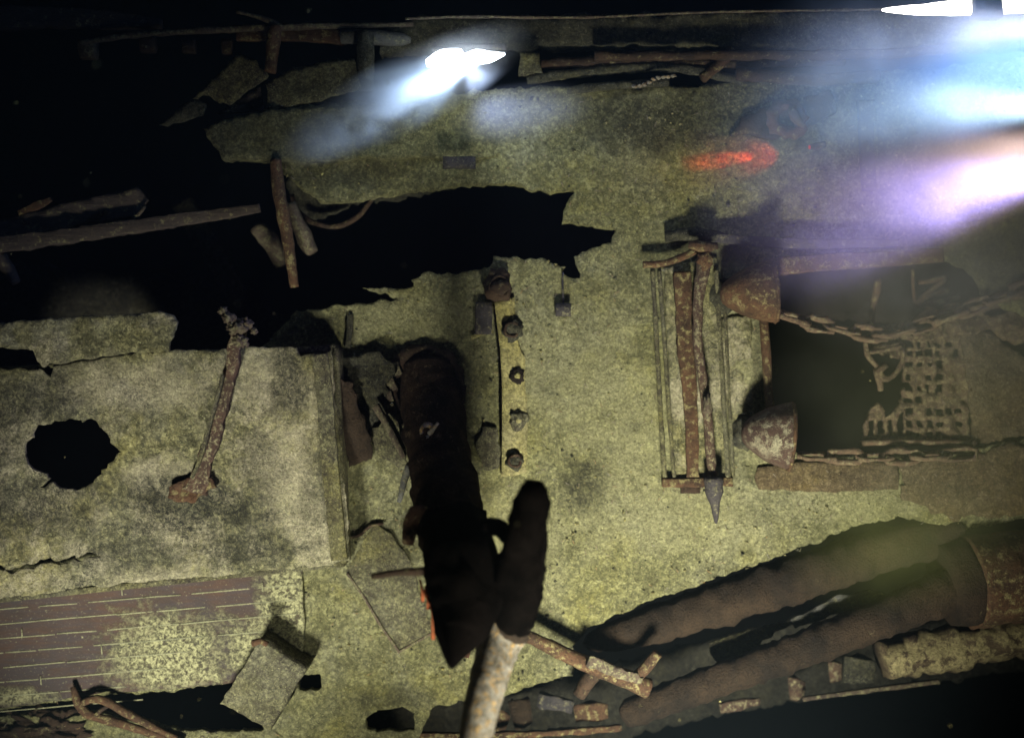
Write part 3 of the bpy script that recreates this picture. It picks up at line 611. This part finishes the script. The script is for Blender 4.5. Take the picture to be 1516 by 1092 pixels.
chain('rusty chain stretched from the upper hood across the hatch', [(1158, 466, .3), (1200, 478, .15), (1250, 488, .05), (1300, 496, .0), (1350, 486, .0), (1410, 466, .05), (1470, 444, .1), (1540, 420, .1)], 10, 15)
chain('rusty chain lying along the lower rim of the hatch from the dusted hood', [(1188, 674, .12), (1240, 676, .12), (1330, 676, .12), (1440, 672, .1)], 6, 14)
O('chain_loop', join(loft([(1282, 500, .0, 8), (1284, 525, 0, 8), (1298, 542, 0, 8), (1306, 560, 0, 13), (1322, 556, 0, 8), (1336, 535, 0, 8), (1336, 516, 0, 8)], rough=.25, seed=3), loft([(1284, 522, 0, 7), (1310, 518, 0, 7), (1334, 512, 0, 7)], rough=.25), loft([(1300, 545, 0, 14), (1304, 578, -.05, 8)], rough=.3, seed=4), loft([(1298, 552, .05, 9), (1312, 540, .05, 9)], rough=.3)), 'grate',
  label='rusty loop hanging below the chain over the black hatch', cat='loop')
O('hanging_stub', loft([(1299, 413, -.2, 10), (1298, 430, -.2, 12), (1292, 455, -.25, 9), (1290, 485, -.3, 8)], rough=.3, seed=8), 'rust', label='short ragged rod hanging above the chain', cat='rod')
t = thing('claw_fitting', 'pronged rusty fitting at the upper right of the hatch', 'fitting', P(1385, 435, -.3))
O('stem', loft([(1351, 398, -.3, 5), (1352, 425, -.3, 5), (1354, 450, -.3, 6)], rough=.3), 'rust', t)
for k, q in enumerate(([(1354, 450), (1375, 432), (1398, 414)], [(1356, 450), (1380, 436), (1404, 430)], [(1358, 452), (1385, 448), (1420, 440)], [(1360, 418), (1380, 415), (1400, 410)])):
    O('prong', loft([(x, y, -.3, 8) for x, y in q], rough=.3, seed=k), 'rust', t)
# grating
gh = []
rg = random.Random(5)
for r_, y in enumerate((509, 522, 540, 557, 574, 591, 609, 626, 643)):
    for c_, x in enumerate((1294, 1310, 1328, 1346, 1361, 1376, 1391, 1405, 1419)):
        if x < 1340 and y < 600 : continue
        if x > 1400 and rg.random() < .6: continue
        if 565 < y < 600 and x > 1350 and rg.random() < .45: continue
        if x < 1340 and y > 600:
            continue
        if rg.random() < .1: continue
        w_, h_ = rg.uniform(2.8, 6.2), rg.uniform(2.8, 5.6); x += rg.uniform(-1.5, 1.5); y += rg.uniform(-1, 1)
        gh.append([(x - w_, y - h_), (x + w_, y - h_), (x + w_, y + h_), (x - w_, y + h_)])
for x in (1290, 1304, 1319, 1334):
    gh.append([(x - 4.5, 612 if x > 1325 else 624), (x + 4.5, 610 if x > 1325 else 622), (x + 4, 643), (x - 4.5, 644)])
O('broken_grating', sheet([(1276, 652), (1282, 628), (1292, 605), (1302, 596), (1312, 616), (1326, 604), (1338, 590), (1342, 560), (1338, 534), (1286, 518), (1280, 503), (1340, 496), (1430, 490), (1436, 560), (1438, 650), (1360, 657)], -.1, .07, 4, 4, gh, 2.6, .06, 6, 111, 2.2), 'grate',
  label='broken perforated grating half buried in silt on the right of the hatch', cat='grating')
O('grating_rim', loft([(1274, 656, -.02, 10), (1330, 654, -.02, 9), (1390, 655, -.02, 9), (1438, 656, -.02, 9)], rough=.3), 'chain', label='rusty bar along the foot of the broken grating', cat='bar')
O('silted_plate', sheet([(1424, 484), (1468, 488), (1492, 512), (1540, 540), (1580, 640), (1500, 648), (1440, 660), (1432, 560)], -.06, .08, 8, 5, seed=112, disp=.06), 'brownsilt', label='brown silted plate at the right edge beside the grating', cat='plate')
O('side_strip', sheet([(1120, 690), (1200, 684), (1330, 682), (1330, 724), (1230, 728), (1122, 724)], .05, .05, 9, 3, seed=113), 'brownsilt', label='brown flat strip on the deck below the hatch', cat='strip')
O('brown_patch', sheet([(1330, 684), (1440, 672), (1600, 640), (1700, 700), (1560, 760), (1420, 770), (1340, 740)], .05, .05, 10, 10, seed=114, disp=.05), 'brownsilt', label='broad brown plate at the right edge below the hatch', cat='plate')

# ------------------------------------------------------------------ bottom right pipes
O('rusty_pipe', loft([(866, 946, -.25, 14), (884, 948, -.25, 34), (960, 926, -.25, 52), (1060, 894, -.25, 62), (1160, 862, -.22, 66), (1262, 828, -.2, 66), (1340, 806, -.2, 60), (1420, 790, -.2, 54)], rough=.2, rs=5, seed=2), 'pipe', label='thick rusty pipe running up to the right from its broken end', cat='pipe')
t = thing('long_pipe', 'long slate pipe curving along the deck edge, bottom right', 'pipe', P(1150, 980, -.2))
O('pipe_run', loft([(925, 1058, -.2, 34), (950, 1048, -.15, 44), (1080, 1000, 0, 48), (1200, 956, .1, 52), (1310, 912, .2, 56), (1410, 870, .1, 66)], rough=.18, rs=7, seed=3), 'pipe', t)
O('collar', loft([(1398, 866, .05, 118), (1416, 863, .05, 126), (1434, 860, .05, 128)], rough=.06, seed=3), 'pipe', t)
O('wide_cylinder', loft([(1430, 860, .05, 138), (1480, 855, .05, 134), (1640, 840, .05, 130)], rough=.08, seed=4), 'rust', t)
O('pale_fin', sheet([(1170, 918), (1240, 882), (1290, 874), (1326, 886), (1300, 898), (1230, 912), (1180, 930)], -.2, .05, 8, 3, seed=121), 'grey', label='pale curved fin between the two pipes', cat='fin')
O('pale_scrap', sheet([(1050, 950), (1100, 935), (1180, 920), (1130, 950), (1090, 985), (1060, 980)], -.45, .05, 8, 5, seed=122), 'plate', label='dim torn plate below the thick rusty pipe', cat='plate')
O('timber_log', loft([(1304, 978, -.3, 52), (1330, 972, -.3, 60), (1420, 958, -.3, 56), (1520, 940, -.25, 60), (1640, 925, -.2, 64)], rough=.35, rs=6, seed=5), 'log', label='fat ragged log crusted with yellow silt at bottom right', cat='log')
O('edge_plank', loft([(1188, 1034, -.55, 5), (1280, 1022, -.55, 6), (1390, 1008, -.55, 6)], REC, 1, rough=.3), 'dusty', label='thin pale edge strip below the ragged log', cat='strip')
t = thing('branching_pipe', 'broken pipe with side branches crossing below the rusty pipe', 'pipe', P(880, 985, .3))
O('main_run', loft([(778, 940, .6, 16), (800, 950, .55, 20), (850, 974, .5, 22), (900, 994, .45, 26), (960, 1018, .4, 28)], rough=.18, seed=6), 'rust', t)
O('branch', loft([(935, 1008, .4, 18), (958, 985, .5, 18), (974, 966, .55, 16)], rough=.2, seed=7), 'rust', t)
O('branch', loft([(884, 990, .45, 20), (870, 1008, .4, 24), (858, 1028, .35, 22)], rough=.2, seed=8), 'rustd', t)
O('silt_cap', loft([(870, 978, .64, 14), (910, 992, .6, 16), (950, 1008, .54, 12)], REC, .3, rough=.7, rs=12), 'dusty', t)
rd = random.Random(11)
for k, (x, y, a, b, an, z, mt, lb) in enumerate((
    (772, 1052, 26, 40, -10, -.6, 'pipe', 'ribbed silted scrap just right of the pale pole'),
    (740, 1066, 22, 30, 15, -.6, 'rust', 'yellowish scrap touching the right side of the pale pole'),
    (822, 1040, 52, 20, 12, -.6, 'slate', 'curled plate under the branching pipe'),
    (875, 1052, 48, 24, -6, -.6, 'rust', 'rounded silted lump right of the curled plate'),
    (1178, 1018, 20, 30, 0, -.9, 'siltrust', 'small upright yellow block at the deck edge, left one of two'),
    (1237, 992, 20, 26, 0, -.9, 'siltrust', 'small upright yellow block near the ragged log, right one of two'),
    (1270, 990, 44, 34, 5, -.55, 'darksilt', 'dark block jammed left of the ragged log'),
    (1095, 1042, 60, 14, -8, -.8, 'siltrust', 'flat pale scrap below the long slate pipe'),
    (846, 1080, 70, 8, -3, -.4, 'rustd', 'thin dark bar at the bottom edge below the curled plate'),
    (1010, 1026, 40, 12, -20, -.5, 'darksilt', 'dark sliver below the thick rusty pipe'))):
    c, s = math.cos(R(an)), math.sin(R(an))
    q = [(x - a / 2 * c, y - a / 2 * s, z, b), (x, y, z + .03, b * 1.1), (x + a / 2 * c, y + a / 2 * s, z, b * .8)]
    O('scrap', loft(q, REC, .5, rough=.35, rs=7, seed=k), mt, label=lb, cat='debris', group='loose scraps along the deck edge')
O('deck_edge_strip', loft([(560, 1088, -.1, 8), (700, 1088, -.2, 9), (820, 1084, -.3, 8), (920, 1076, -.4, 8)], REC, 1, rough=.4, seed=2), 'rust', label='thin rusty edge strip along the bottom of the frame', cat='strip')
# bottom left rods
t = thing('bent_bar', 'thin bent rusty bar reaching over the black gap at bottom left', 'bar', P(160, 1060, .1))
O('main_bar', loft([(108, 1016, .2, 8), (116, 1040, .22, 11), (130, 1056, .22, 13), (160, 1066, .2, 13), (210, 1080, .2, 12), (270, 1100, .15, 10)], rough=.3, seed=2), 'rust', t)
O('upper_bar', loft([(122, 1040, .25, 9), (145, 1034, .28, 11), (180, 1050, .3, 11), (220, 1072, .28, 10), (262, 1092, .25, 9)], rough=.3, seed=3), 'rust', t)
O('tie', loft([(140, 1062, .24, 6), (150, 1050, .26, 6), (166, 1042, .28, 6)], rough=.3), 'rustd', t)
O('corner_heap', lump(P(70, 1085, -.1), (.75, .32, .22), 5, 5, .5, 6), 'rustd', label='low rusty heap in the bottom left corner', cat='heap')

# ------------------------------------------------------------------ added flare and glare lamps, and the silt they light
MT['white_glow'] = emis('flare_white', (.85, .93, 1), 14)
MT['strip_glow'] = emis('glare_strip_white', (1, .93, .88), 9)
MT['red_glow'] = emis('red_streak_glow', (1, .06, .015), .45)
t = thing('white_flare', 'added twin lamp shape for the blazing white flare above the raised ledge', 'added lamp', P(690, 95, .5))  # lamp shape and its spots are added to make the white flare
O('lens', loft([(632, 94, .75, 10), (645, 90, .78, 22), (665, 86, .8, 26), (683, 84, .8, 22), (687, 84, .8, 12)], rough=.3, seed=1), 'white_glow', t)  # glowing shape added for the white flare
O('lens', loft([(688, 86, .8, 12), (705, 84, .8, 20), (724, 85, .78, 18), (740, 82, .76, 9), (747, 80, .75, 4)], rough=.3, seed=2), 'white_glow', t)  # glowing shape added for the white flare
O('added_bracket', loft([(640, 76, .55, 10), (690, 70, .55, 12), (750, 70, .55, 9)], rough=.2), 'slate', t)
t = thing('glare_strip', 'long added glowing strip for the blinding glare in the top right corner', 'added lamp', P(1400, 12, .8))  # glowing strip added to make the corner glare
O('tube', loft([(1306, 15, .8, 3), (1330, 15, .8, 9), (1380, 14, .8, 16), (1438, 12, .8, 21)], REC, .5, rough=.15, seed=1), 'strip_glow', t)  # glowing strip added for the corner glare
O('tube', loft([(1479, 9, .8, 20), (1540, 5, .8, 26)], REC, .5, rough=.1, seed=2), 'strip_glow', t)  # glowing strip added for the corner glare
O('added_cross_post', loft([(1459, -12, .85, 40), (1460, 28, .85, 42)], REC, .5, rough=.04), 'grey', t)
t = thing('added_red_lamp', 'small added dark fitting throwing a red streak on the deck', 'added lamp', P(1200, 218, .1))  # fixture and its red spots are added to make the streak
O('added_body', loft([(1199, 218, .32, 8), (1206, 217, .32, 10), (1222, 214, .32, 9)], rough=.15), 'rustd', t)
O('added_red_lens', loft([(1197.5, 218.3, .32, 5), (1199, 218, .32, 6)], rough=.1), 'red_glow', t)
O('stay', loft([(1212, 216, .32, 6), (1214, 216, .05, 7)], REC, .6, rough=.3), 'rustd', t)

def cloud(name, label, c, r, rot, dens, col, namt=.6, power=2.0, off=0):
    import bmesh
    bm = bmesh.new(); bmesh.ops.create_icosphere(bm, subdivisions=3, radius=1.0)
    me = bpy.data.meshes.new(name); bm.to_mesh(me); bm.free()
    me.materials.append(cloud_mat(name, dens, col, namt, power, off))
    o = bpy.data.objects.new(name, me); COL.objects.link(o); o.location = c; o.scale = r; o.rotation_euler = (0, 0, R(rot))
    tag(o, label, 'silt cloud', None, 'stuff'); return o
cloud('silt_cloud', 'bright added silt carrying the white flare trail down left', P(600, 138, 1.1), (2.0, .55, .55), 27, 3.2, (.85, .92, 1), .8, 1.3, 1)  # first three clouds are added to carry the flare and glare
cloud('silt_cloud', 'faint second puff of added silt right of the white flare trail', P(770, 168, .9), (1.2, .45, .4), 8, 1.4, (.8, .85, 1), .4, 1.6, 5)
cloud('silt_cloud', 'broad added silt cloud lit by the glare spots along the right edge', P(1680, 200, 2.6), (5.6, 3.2, 1.5), 6, .9, (.92, .95, 1), .5, 1.3, 9)
cloud('silt_cloud', 'murky greenish silt drifting over the right side of the hatch', P(1480, 560, 1.3), (3.4, 3.0, 1.1), 0, .13, (.80, .86, .55), .3, 1.1, 13)
cloud('silt_cloud', 'small yellow green veil of silt over the upper pipe end', P(1345, 800, .9), (1.9, 1.1, .7), 10, .15, (.80, .88, .30), .3, 1.1, 23)
lamp('white_flare_trail', P(722, 84, 1.2), P(520, 178, 1.15), 5600, (.55, .72, 1), 24, 1.0, .05)
lamp('white_flare_beam', P(702, 84, 1.25), P(590, 150, 1.1), 700, (.55, .74, 1), 62, 1.0, .05)
lamp('white_flare_glow', P(690, 100, 1.4), P(770, 175, .9), 200, (.6, .72, 1), 100, 1.0, .08)
lamp('glare_top', P(1620, 30, 3.0), P(1300, 58, 3.1), 3800, (.85, .87, 1), 24, 1.0, .1)  # unseen coloured spots added off the right edge for the glare
lamp('glare_blue', P(1720, 100, 3.0), P(1400, 105, 3.1), 9500, (.26, .48, 1), 46, 1.0, .1)
lamp('glare_white', P(1625, 156, 2.8), P(1400, 158, 3.0), 5200, (.75, .97, 1), 22, 1.0, .1)
lamp('glare_warm', P(1690, 205, 2.8), P(1330, 285, 3.1), 5400, (1, .68, .60), 36, 1.0, .1)
lamp('glare_violet', P(1600, 245, 2.7), P(1240, 325, 2.8), 6500, (.38, .31, 1), 36, 1.0, .1)
lamp('red_streak_spot', P(1200, 217, .28), P(1088, 234, .03), 900, (1, .05, .008), 13, 1.0, .01)
lamp('red_streak_spill', P(1196, 218, .36), P(1110, 232, 0), 70, (1, .05, .015), 48, 1.0, .01)

# haze: one even box of water round everything
hz, nt = nodes('water_haze')
v = nt.nodes.new('ShaderNodeVolumePrincipled'); v.inputs['Color'].default_value = (.55, .75, .9, 1); v.inputs['Density'].default_value = .0016
o_ = nt.nodes.new('ShaderNodeOutputMaterial'); nt.links.new(v.outputs[0], o_.inputs['Volume'])
bx = [Vector((x, y, z)) for z in (-10, 15) for x, y in ((-61, -71), (81, -71), (81, 61), (-61, 61))]
O('haze', (bx, [(3, 2, 1, 0), (4, 5, 6, 7), (0, 1, 5, 4), (1, 2, 6, 5), (2, 3, 7, 6), (3, 0, 4, 7)]), hz, kind='stuff', smooth=False)

# ------------------------------------------------------------------ loose grains of silt and rust flakes
def grains(name, poly, n, z, mat, smin, smax, seed, holes=()):
    r = random.Random(seed); V, F = [], []; xs = [p[0] for p in poly]; ys = [p[1] for p in poly]
    C = np.array([(r.uniform(min(xs), max(xs)), r.uniform(min(ys), max(ys))) for _ in range(n * 2)])
    k = inside(C, poly)
    for h in holes: k &= ~inside(C, h)
    C = [c for c in C[k] if noise.noise(Vector((c[0] * .012, c[1] * .012, seed))) > r.uniform(-.6, .5)][:n]
    tet = [(0, 0, 1), (.94, 0, -.33), (-.47, .82, -.33), (-.47, -.82, -.33), (.5, .6, .5), (-.6, .1, .5)]
    fc = [(0, 1, 4), (0, 4, 5), (4, 2, 5), (4, 1, 2), (0, 5, 3), (5, 2, 3), (0, 3, 1), (1, 3, 2)]
    for x, y in C:
        s = smin + (smax - smin) * r.random() ** 3; a = r.uniform(0, 6.28); b = len(V); p = P(x, y, z)
        for q in tet:
            V.append(Vector((p.x + s * (q[0] * math.cos(a) - q[1] * math.sin(a)) * r.uniform(.6, 1.5), p.y + s * (q[0] * math.sin(a) + q[1] * math.cos(a)) * r.uniform(.6, 1.3), p.z + s * q[2] * .8)))
        F += [(i + b, j + b, l + b) for i, j, l in fc]
    O(name, (V, F), mat, kind='stuff', label='loose grains of silt and rust scattered about', smooth=False)
NG = [(-160, 560), (500, 515), (515, 840), (-160, 910)]; HP = [(430, 985), (700, 1030), (700, 1100), (430, 1100)]
grains('silt_grains', deck_poly, 5200, .01, 'strip', .006, .028, 1, [hatch, gap_l, NG, HP])
grains('rust_grains', deck_poly, 2200, .01, 'darksilt', .008, .035, 2, [hatch, gap_l, NG, HP])

def slivers(name, label, n, poly, zr, L, wd, mat, seed, kill=()):
    r = random.Random(seed); V, F = [], []; xs = [p[0] for p in poly]; ys = [p[1] for p in poly]
    C = np.array([(r.uniform(min(xs), max(xs)), r.uniform(min(ys), max(ys))) for _ in range(n * 3)]); k = inside(C, poly)
    for h in kill: k &= ~inside(C, h)
    for x, y in C[k][:n]:
        p = P(x, y, r.uniform(*zr)); a = r.uniform(0, 6.28); l = r.uniform(*L); c = Vector((math.cos(a), math.sin(a), r.uniform(-.1, .25))); q = Vector((-c.y, c.x, 0)) * wd
        u = Vector((0, 0, wd)); m = p + c * l * .5 + q * r.uniform(-3, 3); e = p + c * l; b = len(V)
        for o in (p, m, e): V += [o + q, o - q, o + u]
        for i in (0, 3):
            for j in range(3): F.append((b + i + j, b + i + (j + 1) % 3, b + i + 3 + (j + 1) % 3, b + i + 3 + j))
    O(name, (V, F), mat, kind='stuff', label=label, smooth=False)
slivers('silt_fibres', 'thin straw coloured fibres strewn over the deck', 900, deck_poly, (.02, .05), (.03, .09), .005, 'pale', 5, [hatch, gap_l, NG, HP])
slivers('dark_fibres', 'thin dark fibres strewn over the deck', 350, deck_poly, (.02, .03), (.02, .06), .006, 'plate', 6, [hatch, gap_l, NG, HP])
slivers('marine_snow', 'pale specks of debris drifting in the water', 90, [(0, 0), (1516, 0), (1516, 1092), (0, 1092)], (1, 6), (.01, .03), .008, 'strip', 8)

O('encrusted_mass', sheet([(1288, 494), (1312, 478), (1345, 474), (1380, 458), (1440, 446), (1516, 432), (1580, 430), (1580, 520), (1500, 506), (1470, 492), (1430, 496), (1340, 502)], -.04, .08, 5, 6, [[(1352, 482), (1380, 474), (1384, 480), (1358, 489)], [(1460, 462), (1490, 452), (1494, 460), (1466, 470)]], 2, .09, 4, 131, 3), 'grate',
  label='reddish encrusted mass under the stretched chain at right', cat='rust mass')
O('coaming_plate', sheet([(1066, 470), (1112, 466), (1116, 560), (1112, 644), (1088, 650), (1070, 560)], .02, .03, 8, 3, seed=132, disp=.02), 'roof', label='pale plate on the deck between tall frame and hatch', cat='plate')
